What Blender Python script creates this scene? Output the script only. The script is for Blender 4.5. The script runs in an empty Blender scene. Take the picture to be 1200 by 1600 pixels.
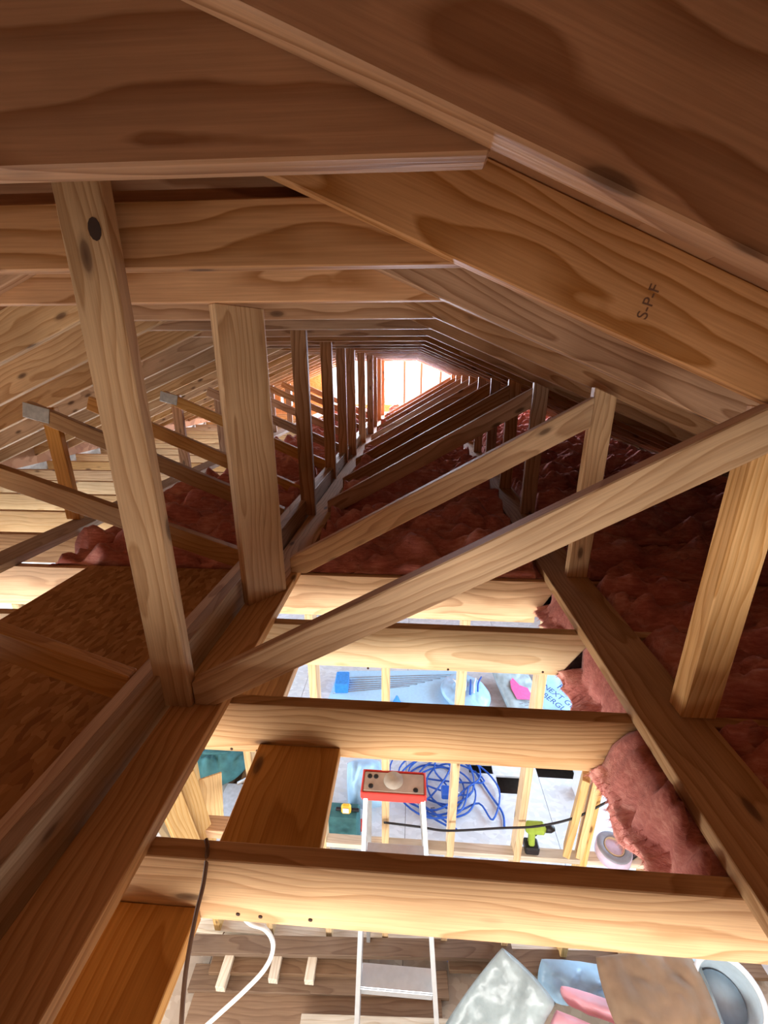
import bpy, bmesh, math, random
from mathutils import Vector, Matrix, noise
random.seed(7)
scene = bpy.context.scene
C = scene.collection

# ------------------------------------------------------------------ camera
# All coordinates below are relative to the lens (x right, y along the attic, z up);
# ZC lifts them so that the lower floor lies at z = 0.
F0 = -3.85
ZC = -F0
FPX = 663.0
YAW, PITCH = math.radians(3.767), math.radians(18.36)
FW = Vector((-math.sin(YAW)*math.cos(PITCH), math.cos(YAW)*math.cos(PITCH), -math.sin(PITCH)))
RT = Vector((math.cos(YAW), math.sin(YAW), 0))
DN = FW.cross(RT)
def ray(x, y): return FW*FPX + RT*(x-600) + DN*(y-800)
def onY(x, y, Y): v = ray(x, y); return v*(Y/v.y)
def onZ(x, y, Z): v = ray(x, y); return v*(Z/v.z)

cd = bpy.data.cameras.new('camera'); cam = bpy.data.objects.new('camera', cd); C.objects.link(cam)
cd.sensor_fit = 'VERTICAL'; cd.sensor_height = 36; cd.lens = FPX*36/1600; cd.clip_start = .02
m = Matrix((RT, -DN, -FW)).transposed().to_4x4(); m.translation = (0, 0, ZC)
cam.matrix_world = m
scene.camera = cam

# ------------------------------------------------------------------ light
w = bpy.data.worlds.new('world'); scene.world = w; w.use_nodes = True
bg = w.node_tree.nodes['Background']; bg.inputs[0].default_value = (.80, .90, 1, 1); bg.inputs[1].default_value = 1.8
vs = scene.view_settings
vs.view_transform = 'Standard'; vs.look = 'None'; vs.gamma = 1; vs.use_curve_mapping = False
vs.exposure = 1.15
def area(name, loc, direction, sx, sy, power, col):
    l = bpy.data.lights.new(name, 'AREA'); l.shape = 'RECTANGLE'; l.size = sx; l.size_y = sy; l.energy = power; l.color = col
    o = bpy.data.objects.new(name, l); C.objects.link(o)
    o.location = (loc[0], loc[1], loc[2]+ZC)
    o.rotation_euler = Vector(direction).to_track_quat('-Z', 'Y').to_euler()
# daylight standing in the rough window and door openings of the storey below and in the far gable
area('daylight_front', (-.6, -2.05, -1.85), (0, 1, .0), 4.6, 1.0, 108, (1, .95, .87))
area('daylight_left', (-3.86, 4.2, -2.4), (1, 0, 0), 4.0, 1.6, 50, (.52, .76, 1))
area('daylight_right', (2.56, 3.6, -2.4), (-1, 0, 0), 3.2, 1.6, 50, (.52, .76, 1))
area('daylight_left_front', (-3.86, .2, -2.4), (1, 0, .1), 2.2, 1.6, 50, (1, .95, .86))
area('daylight_gable', (-.45, 10.45, .02), (0, -1, -.12), 3.0, 1.1, 680, (.84, .86, 1))

# ------------------------------------------------------------------ materials
MATS = {}
def nodes(name):
    mt = bpy.data.materials.new(name); mt.use_nodes = True
    nt = mt.node_tree; b = nt.nodes['Principled BSDF']
    return mt, nt, b, nt.nodes.new, nt.links.new
def ramp(n, stops):
    r = n('ShaderNodeValToRGB'); e = r.color_ramp.elements
    while len(e) < len(stops): e.new(.5)
    for i, (p, c) in enumerate(stops): e[i].position = p; e[i].color = (*c, 1)
    return r
def math_(n, L, op, a, b=None, clamp=False):
    k = n('ShaderNodeMath'); k.operation = op; k.use_clamp = clamp
    for i, v in enumerate((a, b)):
        if v is None: continue
        if isinstance(v, (int, float)): k.inputs[i].default_value = v
        else: L(v, k.inputs[i])
    return k.outputs[0]
def wood(name, light, dark, knot=(.10, .045, .02), rough=.62, ring=15., contrast=.8, knots=True):
    mt, nt, b, n, L = nodes(name)
    tc = n('ShaderNodeTexCoord'); oi = n('ShaderNodeObjectInfo')
    cmb = n('ShaderNodeCombineXYZ')
    r = oi.outputs['Random']
    L(math_(n, L, 'MULTIPLY', r, 37.), cmb.inputs[0])
    r2 = math_(n, L, 'FRACT', math_(n, L, 'MULTIPLY', r, 71.3)); r3 = math_(n, L, 'FRACT', math_(n, L, 'MULTIPLY', r, 193.7))
    L(math_(n, L, 'MULTIPLY_ADD', r2, .10), cmb.inputs[1]); L(math_(n, L, 'MULTIPLY_ADD', r3, .06), cmb.inputs[2])
    for q, off in ((cmb.inputs[1], .03), (cmb.inputs[2], .03)): q.links[0].from_node.inputs[2].default_value = off
    add = n('ShaderNodeVectorMath'); add.operation = 'ADD'; L(tc.outputs['Object'], add.inputs[0]); L(cmb.outputs[0], add.inputs[1])
    # slow wander of the rings along the board
    mp = n('ShaderNodeMapping'); mp.inputs['Scale'].default_value = (1.3, 5, 5); L(add.outputs[0], mp.inputs[0])
    nz = n('ShaderNodeTexNoise'); nz.inputs['Scale'].default_value = 1.; nz.inputs['Detail'].default_value = 2; L(mp.outputs[0], nz.inputs[0])
    sub = n('ShaderNodeVectorMath'); sub.operation = 'SUBTRACT'; L(nz.outputs['Color'], sub.inputs[0]); sub.inputs[1].default_value = (.5, .5, .5)
    sc = n('ShaderNodeVectorMath'); sc.operation = 'MULTIPLY'; L(sub.outputs[0], sc.inputs[0]); sc.inputs[1].default_value = (0, .16, .16)
    ad2 = n('ShaderNodeVectorMath'); ad2.operation = 'ADD'; L(add.outputs[0], ad2.inputs[0]); L(sc.outputs[0], ad2.inputs[1])
    wv = n('ShaderNodeTexWave'); wv.wave_type = 'RINGS'; wv.rings_direction = 'X'; wv.wave_profile = 'SAW'
    wv.inputs['Scale'].default_value = ring; wv.inputs['Distortion'].default_value = .6; wv.inputs['Detail'].default_value = 2
    L(ad2.outputs[0], wv.inputs[0])
    # fine fibre
    mf = n('ShaderNodeMapping'); mf.inputs['Scale'].default_value = (6, 220, 220); L(add.outputs[0], mf.inputs[0])
    nf = n('ShaderNodeTexNoise'); nf.inputs['Scale'].default_value = 1.; nf.inputs['Detail'].default_value = 3; L(mf.outputs[0], nf.inputs[0])
    mid = tuple(a*.62+c*.38 for a, c in zip(light, dark))
    rp = ramp(n, ((0., light), (.55, tuple(a*(1-.25*contrast)+c*.25*contrast for a, c in zip(light, dark))), (.93, tuple(a*(1-contrast)+c*contrast for a, c in zip(light, dark))), (1., light)))
    L(wv.outputs['Fac'], rp.inputs[0])
    mx = n('ShaderNodeMix'); mx.data_type = 'RGBA'; mx.blend_type = 'MULTIPLY'; mx.inputs[0].default_value = .45
    L(rp.outputs[0], mx.inputs[6]); rf = ramp(n, ((.3, (.62, .56, .5)), (.7, (1.1, 1.08, 1.05)))); L(nf.outputs[0], rf.inputs[0]); L(rf.outputs[0], mx.inputs[7])
    # blotches
    nb = n('ShaderNodeTexNoise'); nb.inputs['Scale'].default_value = 3.; nb.inputs['Detail'].default_value = 3; L(add.outputs[0], nb.inputs[0])
    rb = ramp(n, ((.35, (.74, .70, .66)), (.65, (1.08, 1.06, 1.04)))); L(nb.outputs[0], rb.inputs[0])
    m2 = n('ShaderNodeMix'); m2.data_type = 'RGBA'; m2.blend_type = 'MULTIPLY'; m2.inputs[0].default_value = .55; L(mx.outputs[2], m2.inputs[6]); L(rb.outputs[0], m2.inputs[7])
    # board to board change
    hv = n('ShaderNodeHueSaturation'); L(m2.outputs[2], hv.inputs['Color'])
    L(math_(n, L, 'MULTIPLY_ADD', r2, .34), hv.inputs['Value']); hv.inputs['Value'].links[0].from_node.inputs[2].default_value = .80
    L(math_(n, L, 'MULTIPLY_ADD', r3, .3), hv.inputs['Saturation']); hv.inputs['Saturation'].links[0].from_node.inputs[2].default_value = .82
    out = hv.outputs[0]
    if knots:
        mk = n('ShaderNodeMapping'); mk.inputs['Scale'].default_value = (3.4, 9, 9); L(add.outputs[0], mk.inputs[0])
        vo = n('ShaderNodeTexVoronoi'); vo.inputs['Scale'].default_value = 1.; L(mk.outputs[0], vo.inputs[0])
        mo = n('ShaderNodeMapping'); mo.inputs['Scale'].default_value = (1.0, 1, 1); L(add.outputs[0], mo.inputs[0])
        rk = ramp(n, ((.0, (1, 1, 1)), (.085, (.75, .75, .75)), (.11, (.3, .3, .3)), (.16, (0, 0, 0)))); L(vo.outputs['Distance'], rk.inputs[0])
        m3 = n('ShaderNodeMix'); m3.data_type = 'RGBA'; L(rk.outputs[0], m3.inputs[0]); L(out, m3.inputs[6]); m3.inputs[7].default_value = (*knot, 1)
        out = m3.outputs[2]
    L(out, b.inputs['Base Color']); b.inputs['Roughness'].default_value = rough
    b.inputs['Specular IOR Level'].default_value = .25
    bp = n('ShaderNodeBump'); bp.inputs['Strength'].default_value = .12; bp.inputs['Distance'].default_value = .003; L(nf.outputs[0], bp.inputs['Height']); L(bp.outputs[0], b.inputs['Normal'])
    MATS[name] = mt; return mt
def plain(name, col, rough=.6, metal=0., noise_amt=.12, scale=30., bump=0., spec=.3, alpha=None, trans=None, sheen=0):
    mt, nt, b, n, L = nodes(name)
    tc = n('ShaderNodeTexCoord'); nz = n('ShaderNodeTexNoise'); nz.inputs['Scale'].default_value = scale; nz.inputs['Detail'].default_value = 4
    L(tc.outputs['Object'], nz.inputs[0])
    a = tuple(c*(1-noise_amt) for c in col); z = tuple(min(1, c*(1+noise_amt)) for c in col)
    r = ramp(n, ((.3, a), (.7, z))); L(nz.outputs[0], r.inputs[0]); L(r.outputs[0], b.inputs['Base Color'])
    b.inputs['Roughness'].default_value = rough; b.inputs['Metallic'].default_value = metal; b.inputs['Specular IOR Level'].default_value = spec
    if alpha is not None: b.inputs['Alpha'].default_value = alpha
    if sheen: b.inputs['Sheen Weight'].default_value = sheen
    if bump:
        bp = n('ShaderNodeBump'); bp.inputs['Strength'].default_value = bump; bp.inputs['Distance'].default_value = .01; L(nz.outputs[0], bp.inputs['Height']); L(bp.outputs[0], b.inputs['Normal'])
    MATS[name] = mt; return mt
def osb(name, cols, sc=(26, 60, 60)):
    mt, nt, b, n, L = nodes(name)
    tc = n('ShaderNodeTexCoord'); mp = n('ShaderNodeMapping'); mp.inputs['Scale'].default_value = sc; L(tc.outputs['Object'], mp.inputs[0])
    nz = n('ShaderNodeTexNoise'); nz.inputs['Scale'].default_value = 5.; L(tc.outputs['Object'], nz.inputs[0])
    ad = n('ShaderNodeVectorMath'); ad.operation = 'ADD'; L(mp.outputs[0], ad.inputs[0])
    sm = n('ShaderNodeVectorMath'); sm.operation = 'SCALE'; L(nz.outputs['Color'], sm.inputs[0]); sm.inputs['Scale'].default_value = 3.; L(sm.outputs[0], ad.inputs[1])
    vo = n('ShaderNodeTexVoronoi'); vo.inputs['Scale'].default_value = 1.; L(ad.outputs[0], vo.inputs[0])
    sp = n('ShaderNodeSeparateColor'); L(vo.outputs['Color'], sp.inputs[0])
    r = ramp(n, [(i/(len(cols)-1), c) for i, c in enumerate(cols)]); L(sp.outputs[0], r.inputs[0]); L(r.outputs[0], b.inputs['Base Color'])
    b.inputs['Roughness'].default_value = .75; b.inputs['Specular IOR Level'].default_value = .2
    bp = n('ShaderNodeBump'); bp.inputs['Strength'].default_value = .3; bp.inputs['Distance'].default_value = .002; L(sp.outputs[1], bp.inputs['Height']); L(bp.outputs[0], b.inputs['Normal'])
    MATS[name] = mt; return mt

wood('pine', (.69, .435, .225), (.43, .215, .08))
wood('pine_rafter', (.57, .315, .165), (.33, .145, .055), ring=11, contrast=1.)
wood('pine_pale', (.76, .54, .28), (.58, .34, .13), ring=14)
wood('pine_grey', (.47, .34, .235), (.31, .20, .12))
wood('pine_amber', (.60, .33, .12), (.42, .19, .055))
wood('plank_white', (.72, .66, .56), (.56, .46, .34), knots=False)
osb('osb', ((.40, .21, .085), (.26, .12, .045), (.48, .27, .12), (.34, .16, .06), (.52, .32, .15)))
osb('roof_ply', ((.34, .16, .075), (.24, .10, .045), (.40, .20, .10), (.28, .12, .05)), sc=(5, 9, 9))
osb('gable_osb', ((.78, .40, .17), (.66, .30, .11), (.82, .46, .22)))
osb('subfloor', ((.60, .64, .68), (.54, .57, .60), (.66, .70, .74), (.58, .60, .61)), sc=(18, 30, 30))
plain('dark_earth', (.10, .075, .06), .9)
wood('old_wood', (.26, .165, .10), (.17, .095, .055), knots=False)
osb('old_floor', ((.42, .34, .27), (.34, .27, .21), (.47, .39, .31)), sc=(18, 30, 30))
plain('sky_reflect_blue', (.42, .68, .90), .6, noise_amt=.05)  # sky reflection put into the colour of the far floor sheet
plain('letter_grey', (.22, .22, .24), .7, noise_amt=.03)
plain('letter_purple', (.16, .05, .35), .6, noise_amt=.03)
plain('letter_pink', (.85, .10, .28), .5, noise_amt=.1)
plain('plaster', (.55, .50, .44), .8)
plain('aluminium', (.62, .66, .70), .38, .75, .05)
plain('red_plastic', (.72, .06, .05), .4, noise_amt=.08)
plain('clear_cap', (.50, .44, .40), .45, noise_amt=.15, scale=14)
plain('blue_hose', (.02, .09, .42), .35)
plain('blue_bright', (.05, .28, .75), .4)
plain('black_rubber', (.015, .015, .018), .45)
plain('brown_cable', (.16, .085, .05), .5)
plain('white_cable', (.72, .71, .68), .4, noise_amt=.04)
plain('lime', (.30, .43, .06), .4)
plain('yellow', (.80, .50, .05), .4)
plain('white_plastic', (.80, .82, .84), .35, noise_amt=.04)
plain('bucket_white', (.48, .62, .72), .35, noise_amt=.05)
plain('lilac', (.60, .50, .66), .5)
plain('grey_tape', (.24, .25, .30), .45)
plain('cardboard', (.45, .32, .2), .8)
plain('brown_paper', (.25, .165, .105), .75, noise_amt=.22, scale=5, bump=.3)
plain('poly_white', (.31, .38, .40), .3, noise_amt=.25, scale=9, bump=.6, spec=.5)
plain('poly_blue', (.35, .58, .80), .3, noise_amt=.2, scale=6, bump=.3, spec=.5)
plain('poly_pink', (.85, .42, .50), .35, noise_amt=.14, scale=6, bump=.35, spec=.4)
plain('teal_canvas', (.045, .14, .15), .8, noise_amt=.3, scale=12, bump=.3)
plain('letter_red', (.75, .03, .14), .5, noise_amt=.03)
plain('letter_navy', (.03, .06, .22), .5, noise_amt=.03)
plain('letter_brown', (.14, .06, .03), .7, noise_amt=.03)
plain('galvanised', (.42, .41, .38), .5, .5, .2)
plain('grey_slab', (.42, .47, .54), .6)
plain('steel', (.30, .31, .33), .4, .7)
plain('cap_grey', (.46, .42, .36), .6)
plain('lint', (.70, .66, .62), .9)
plain('knot_bark', (.045, .022, .014), .8)
# glass fibre wool: streaky pink
mt, nt, b, n, L = nodes('wool')
tc = n('ShaderNodeTexCoord'); mp = n('ShaderNodeMapping'); mp.inputs['Scale'].default_value = (14, 60, 80); L(tc.outputs['Object'], mp.inputs[0])
nz = n('ShaderNodeTexNoise'); nz.inputs['Scale'].default_value = 1.; nz.inputs['Detail'].default_value = 6; nz.inputs['Roughness'].default_value = .7; L(mp.outputs[0], nz.inputs[0])
n2 = n('ShaderNodeTexNoise'); n2.inputs['Scale'].default_value = 7.; n2.inputs['Detail'].default_value = 4; L(tc.outputs['Object'], n2.inputs[0])
mxx = n('ShaderNodeMix'); mxx.data_type = 'FLOAT'; mxx.inputs[0].default_value = .5; L(nz.outputs[0], mxx.inputs[2]); L(n2.outputs[0], mxx.inputs[3])
rp = ramp(n, ((.32, (.32, .078, .065)), (.5, (.57, .20, .165)), (.66, (.80, .41, .33)))); L(mxx.outputs[0], rp.inputs[0]); L(rp.outputs[0], b.inputs['Base Color'])
b.inputs['Roughness'].default_value = 1; b.inputs['Specular IOR Level'].default_value = .05; b.inputs['Sheen Weight'].default_value = .35; b.inputs['Sheen Tint'].default_value = (1, .8, .8, 1)
bp = n('ShaderNodeBump'); bp.inputs['Strength'].default_value = .6; bp.inputs['Distance'].default_value = .012; L(nz.outputs[0], bp.inputs['Height']); L(bp.outputs[0], b.inputs['Normal'])
MATS['wool'] = mt

# ------------------------------------------------------------------ helpers
def link(name, me, mat, parent=None, loc=None, mw=None):
    if mat and not me.materials: me.materials.append(MATS[mat])
    o = bpy.data.objects.new(name, me); C.objects.link(o)
    if mw is not None: o.matrix_world = mw
    elif loc is not None: o.location = loc
    if parent:
        bpy.context.view_layer.update() if False else None
        o.parent = parent
        pm = parent.matrix_basis
        if parent.parent: pm = parent.parent.matrix_basis @ parent.matrix_parent_inverse @ pm
        o.matrix_parent_inverse = pm.inverted()
    return o
def tag(o, label, cat, group=None):
    o['label'] = label; o['category'] = cat
    if group: o['group'] = group
    return o
def struct(o): o['kind'] = 'structure'; return o
def empty(name, p):
    o = bpy.data.objects.new(name, None); C.objects.link(o); o.location = (p[0], p[1], p[2]+ZC); o.empty_display_size = .1
    return o
def mesh(name, bm, smooth=False):
    me = bpy.data.meshes.new(name); bm.to_mesh(me); bm.free()
    if smooth:
        for p in me.polygons: p.use_smooth = True
    return me
def basis(p0, p1, up):
    X = (p1-p0).normalized(); Z = Vector(up); Z = (Z-X*Z.dot(X)).normalized(); Y = Z.cross(X)
    M = Matrix((X, Y, Z)).transposed().to_4x4(); M.translation = (p0+p1)/2 + Vector((0, 0, ZC)); return M
def beam(name, p0, p1, wd, ht, mat, parent=None, up=(0, 0, 1), cuts=(), bev=.002, jitter=True):
    """a straight board from p0 to p1 (axis points, lens-relative); wd across, ht along `up`"""
    p0 = Vector(p0); p1 = Vector(p1); M = basis(p0, p1, up); ln = (p1-p0).length
    bm = bmesh.new(); bmesh.ops.create_cube(bm, size=1)
    bmesh.ops.scale(bm, vec=(ln, wd, ht), verts=bm.verts)
    Mi = M.inverted()
    for pt, nr in cuts:
        lp = Mi @ (Vector(pt)+Vector((0, 0, ZC))); lnr = Mi.to_3x3() @ Vector(nr)
        g = bmesh.ops.bisect_plane(bm, geom=bm.verts[:]+bm.edges[:]+bm.faces[:], plane_co=lp, plane_no=lnr, clear_outer=True)
        ed = [e for e in g['geom_cut'] if isinstance(e, bmesh.types.BMEdge)]
        if ed: bmesh.ops.edgeloop_fill(bm, edges=ed)
    if bev: bmesh.ops.bevel(bm, geom=bm.edges[:], offset=bev, segments=1, affect='EDGES', clamp_overlap=True)
    bmesh.ops.recalc_face_normals(bm, faces=bm.faces)
    return link(name, mesh(name, bm), mat, parent, mw=M)
def box(name, lo, hi, mat, parent=None, bev=.002):
    """an axis aligned slab whose local x runs along its longest side"""
    lo = Vector(lo); hi = Vector(hi); d = hi-lo; c = (lo+hi)/2
    k = max(range(3), key=lambda i: d[i])
    ax = Vector((0, 0, 0)); ax[k] = d[k]/2
    if k == 0: return beam(name, c-ax, c+ax, d.y, d.z, mat, parent, bev=bev)
    if k == 1: return beam(name, c-ax, c+ax, d.x, d.z, mat, parent, bev=bev)
    return beam(name, c-ax, c+ax, d.x, d.y, mat, parent, up=(0, 1, 0), bev=bev)
def tube(name, pts, rad, mat, parent=None, seg=8, close=False, sub=6):
    """round cable through the points (Catmull-Rom)"""
    P = [Vector(p)+Vector((0, 0, ZC)) for p in pts]; S = []
    N = len(P)
    for i in range(N if close else N-1):
        a, b_, c, d = (P[(i-1) % N], P[i], P[(i+1) % N], P[(i+2) % N]) if close else (P[max(i-1, 0)], P[i], P[i+1], P[min(i+2, N-1)])
        for k in range(sub):
            t = k/sub
            S.append(.5*((2*b_)+(c-a)*t+(2*a-5*b_+4*c-d)*t*t+(3*b_-a-3*c+d)*t**3))
    if not close: S.append(P[-1])
    c0 = sum(S, Vector())/len(S); bm = bmesh.new(); rings = []; prev = Vector((.3, .2, 1))
    for i, s in enumerate(S):
        t = (S[(i+1) % len(S)]-S[i-1]) if close else (S[min(i+1, len(S)-1)]-S[max(i-1, 0)])
        t.normalize(); u = (prev-t*prev.dot(t)).normalized(); prev = u; v = t.cross(u)
        rings.append([bm.verts.new(s-c0+(u*math.cos(2*math.pi*j/seg)+v*math.sin(2*math.pi*j/seg))*rad) for j in range(seg)])
    R = len(rings)
    for i in range(R if close else R-1):
        a, b_ = rings[i], rings[(i+1) % R]
        for j in range(seg): bm.faces.new((a[j], a[(j+1) % seg], b_[(j+1) % seg], b_[j]))
    if not close: bm.faces.new(rings[0][::-1]); bm.faces.new(rings[-1])
    bmesh.ops.recalc_face_normals(bm, faces=bm.faces)
    return link(name, mesh(name, bm, True), mat, parent, loc=c0)
def lathe(name, prof, loc, mat, parent=None, seg=32, axis=(0, 0, 1), closed=False):
    bm = bmesh.new(); rings = []
    for r, z in prof: rings.append([bm.verts.new((r*math.cos(2*math.pi*j/seg), r*math.sin(2*math.pi*j/seg), z)) for j in range(seg)])
    n_ = len(rings)
    for i in range(n_ if closed else n_-1):
        a, b_ = rings[i], rings[(i+1) % n_]
        for j in range(seg): bm.faces.new((a[j], a[(j+1) % seg], b_[(j+1) % seg], b_[j]))
    if not closed:
        for rg, pr in ((rings[0], prof[0]), (rings[-1], prof[-1])):
            if pr[0] > 1e-4: bm.faces.new(rg)
    bmesh.ops.remove_doubles(bm, verts=bm.verts, dist=1e-5)
    bmesh.ops.recalc_face_normals(bm, faces=bm.faces)
    M = Vector(axis).to_track_quat('Z', 'Y').to_matrix().to_4x4(); M.translation = Vector(loc)+Vector((0, 0, ZC))
    return link(name, mesh(name, bm, True), mat, parent, mw=M)
def pillow(name, loc, size, rot, mat, parent=None, seed=0, wr=.03, res=36, sharp=2.5, freq=6., disc=False, axes=None):
    """a soft stuffed bag: a closed cushion with creases"""
    bm = bmesh.new(); sx, sy, sz = size; top = {}; bot = {}
    for i in range(res+1):
        for j in range(res+1):
            u = i/res*2-1; v = j/res*2-1
            t = ((1-abs(u)**sharp)*(1-abs(v)**sharp))
            t = max(t, 0)**.5
            q = Vector((u*sx*freq*.5+seed, v*sy*freq*.5, seed*1.7))
            cr = abs(noise.noise(q))*1.3+.5*abs(noise.noise(q*2.3))
            pin = 1-.06*(v*v)*(abs(u)); pin2 = 1-.06*(u*u)*abs(v)
            x = u*sx/2*pin; y = v*sy/2*pin2
            if disc: x = u*math.sqrt(1-v*v/2)*sx/2; y = v*math.sqrt(1-u*u/2)*sy/2; t = math.sqrt(max(0, 1-(x/(sx/2))**2-(y/(sy/2))**2))
            edge = i in (0, res) or j in (0, res)
            zt = t*sz/2*(1-.0)+wr*cr*t
            vt = bm.verts.new((x, y, zt)); top[i, j] = vt
            bot[i, j] = vt if edge else bm.verts.new((x, y, -t*sz/2+.3*wr*cr*t))
    for i in range(res):
        for j in range(res):
            bm.faces.new((top[i, j], top[i+1, j], top[i+1, j+1], top[i, j+1]))
            f = (bot[i, j], bot[i, j+1], bot[i+1, j+1], bot[i+1, j])
            if len(set(f)) == 4 and not bm.faces.get(f): 
                try: bm.faces.new(f)
                except ValueError: pass
    from mathutils import Euler
    M = Euler(rot).to_matrix().to_4x4()
    if axes:
        for v_ in bm.verts: v_.co = axes[0]*(v_.co.x/sx)+axes[1]*(v_.co.y/sy)+axes[0].cross(axes[1]).normalized()*v_.co.z
        M = Matrix.Identity(4)
    M.translation = Vector(loc)+Vector((0, 0, ZC))
    return link(name, mesh(name, bm, True), mat, parent, mw=M)
def text(name, body, size, M, mat, parent):
    cu = bpy.data.curves.new('t', 'FONT'); cu.body = body; cu.size = size; cu.extrude = .0006; cu.align_x = 'CENTER'; cu.align_y = 'CENTER'; cu.space_line = .9
    to = bpy.data.objects.new('t', cu); C.objects.link(to)
    me = bpy.data.meshes.new_from_object(to.evaluated_get(bpy.context.evaluated_depsgraph_get())); me.name = name
    bpy.data.objects.remove(to); me.materials.clear()
    return link(name, me, mat, parent, mw=M)
ORD = ['nearest', 'second', 'third', 'fourth', 'fifth', 'sixth', 'seventh', 'eighth', 'ninth', 'tenth', 'eleventh', 'twelfth', 'thirteenth', 'fourteenth', 'fifteenth', 'sixteenth', 'seventeenth', 'eighteenth', 'nineteenth', 'twentieth', 'twenty-first', 'twenty-second', 'twenty-third', 'twenty-fourth', 'twenty-fifth']

# ------------------------------------------------------------------ roof geometry
SL = .4136; RX = -.66; ZR = .237                 # slope, ridge x, right underside z at x = 0
def zr(x): return ZR-SL*x                         # underside of the right rafters
def zl(x): return ZR-SL*(2*RX-x)                  # and of the left ones
RD = .169; VD = RD*math.sqrt(1+SL*SL)             # rafter depth, measured upright
XL, XRT = -3.95, 2.65; YB = 10.2; YFR = -2.2
JT = -.92; JB = -1.104

# ------------------------------------------------------------------ setting
def holed_wall(name, axis, at, thick, a0, a1, z0, z1, holes, mat, topf=None):
    """upright wall with rectangular openings; axis 'x' runs along x at y = at; topf(a) gives a sloping top"""
    As = sorted({a0, a1, *[h[0] for h in holes], *[h[1] for h in holes], *([RX] if topf and a0 < RX < a1 else [])})
    Zs = sorted({z0, z1, *[h[2] for h in holes], *[h[3] for h in holes]})
    bm = bmesh.new()
    def pt(a, z, s):
        if topf: z = min(z, topf(a))
        return (a, at+s*thick, z+ZC) if axis == 'x' else (at+s*thick, a, z+ZC)
    for i in range(len(As)-1):
        for j in range(len(Zs)-1):
            ca, cz = (As[i]+As[i+1])/2, (Zs[j]+Zs[j+1])/2
            if any(h[0] < ca < h[1] and h[2] < cz < h[3] for h in holes): continue
            if topf and Zs[j] >= max(topf(As[i]), topf(As[i+1])): continue
            v = [bm.verts.new(pt(a, z, s)) for s in (0, 1) for a, z in ((As[i], Zs[j]), (As[i+1], Zs[j]), (As[i+1], Zs[j+1]), (As[i], Zs[j+1]))]
            for f in ((0, 1, 2, 3), (7, 6, 5, 4), (0, 4, 5, 1), (1, 5, 6, 2), (2, 6, 7, 3), (3, 7, 4, 0)):
                try: bm.faces.new([v[k] for k in f])
                except ValueError: pass
    bmesh.ops.remove_doubles(bm, verts=bm.verts, dist=1e-4)
    bmesh.ops.dissolve_degenerate(bm, edges=bm.edges, dist=1e-4)
    bmesh.ops.recalc_face_normals(bm, faces=bm.faces)
    return struct(link(name, mesh(name, bm), mat))
roofz = lambda a: (zr(a) if a > RX else zl(a))+VD
holed_wall('wall_left', 'y', XL-.12, .12, YFR, YB, F0, -.70, [(-1, 1.5, -3.3, -1.5), (2.2, 6.2, -3.3, -1.5)], 'plaster')
holed_wall('wall_right', 'y', XRT, .12, YFR, YB, F0, -.70, [(2, 5.2, -3.3, -1.5)], 'plaster')
holed_wall('wall_front', 'x', YFR-.0, .12, XL, XRT, F0, 1.2, [(-2.9, 1.7, -2.35, -1.35)], 'plaster', roofz)
gable_holes = [(-2.0, 1.15, -.74, .40), (-3.14, -3.06, -.80, -.55), (-2.92, -2.84, -.78, -.45), (-2.6, -2.53, -.82, -.5), (1.32, 1.40, -.80, -.40), (1.55, 1.62, -.82, -.45)]
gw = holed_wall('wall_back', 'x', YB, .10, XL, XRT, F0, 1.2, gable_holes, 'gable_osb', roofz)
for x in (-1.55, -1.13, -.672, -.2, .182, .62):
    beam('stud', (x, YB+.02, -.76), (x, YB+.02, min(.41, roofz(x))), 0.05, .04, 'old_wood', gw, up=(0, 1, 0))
for nm, zf, x0, x1 in (('ceiling_right', zr, RX, 2.95), ('ceiling_left', zl, -4.27, RX)):
    root = None; k = 0
    y = YFR-.2; row = 0
    par = empty(nm, ((x0+x1)/2, 4, zf((x0+x1)/2)+VD)); struct(par)
    n_rows = 3; step = (x1-x0)/n_rows
    for i in range(n_rows):
        y = YFR-.2-(1.2 if i % 2 else 0)
        while y < YB+.3:
            y1 = min(y+2.44, YB+.35); ya = max(y, YFR-.25)
            a, b_ = x0+i*step, x0+(i+1)*step
            c = (Vector((a, ya, zf(a)+VD+.007)), Vector((b_, ya, zf(b_)+VD+.007)))
            yc = (ya+y1)/2
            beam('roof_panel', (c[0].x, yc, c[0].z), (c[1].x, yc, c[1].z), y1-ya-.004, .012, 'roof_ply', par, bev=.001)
            y = y1
struct(par)

for i_, (x, zt_) in enumerate(((XRT-.02, zr(XRT)+VD-.02), (XL+.02, zl(XL)+VD-.02))):
    struct(beam(f'trim_{i_+1}', (x, YFR, (JT+zt_)/2), (x, YB, (JT+zt_)/2), .018, zt_-JT, 'roof_ply'))
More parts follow.
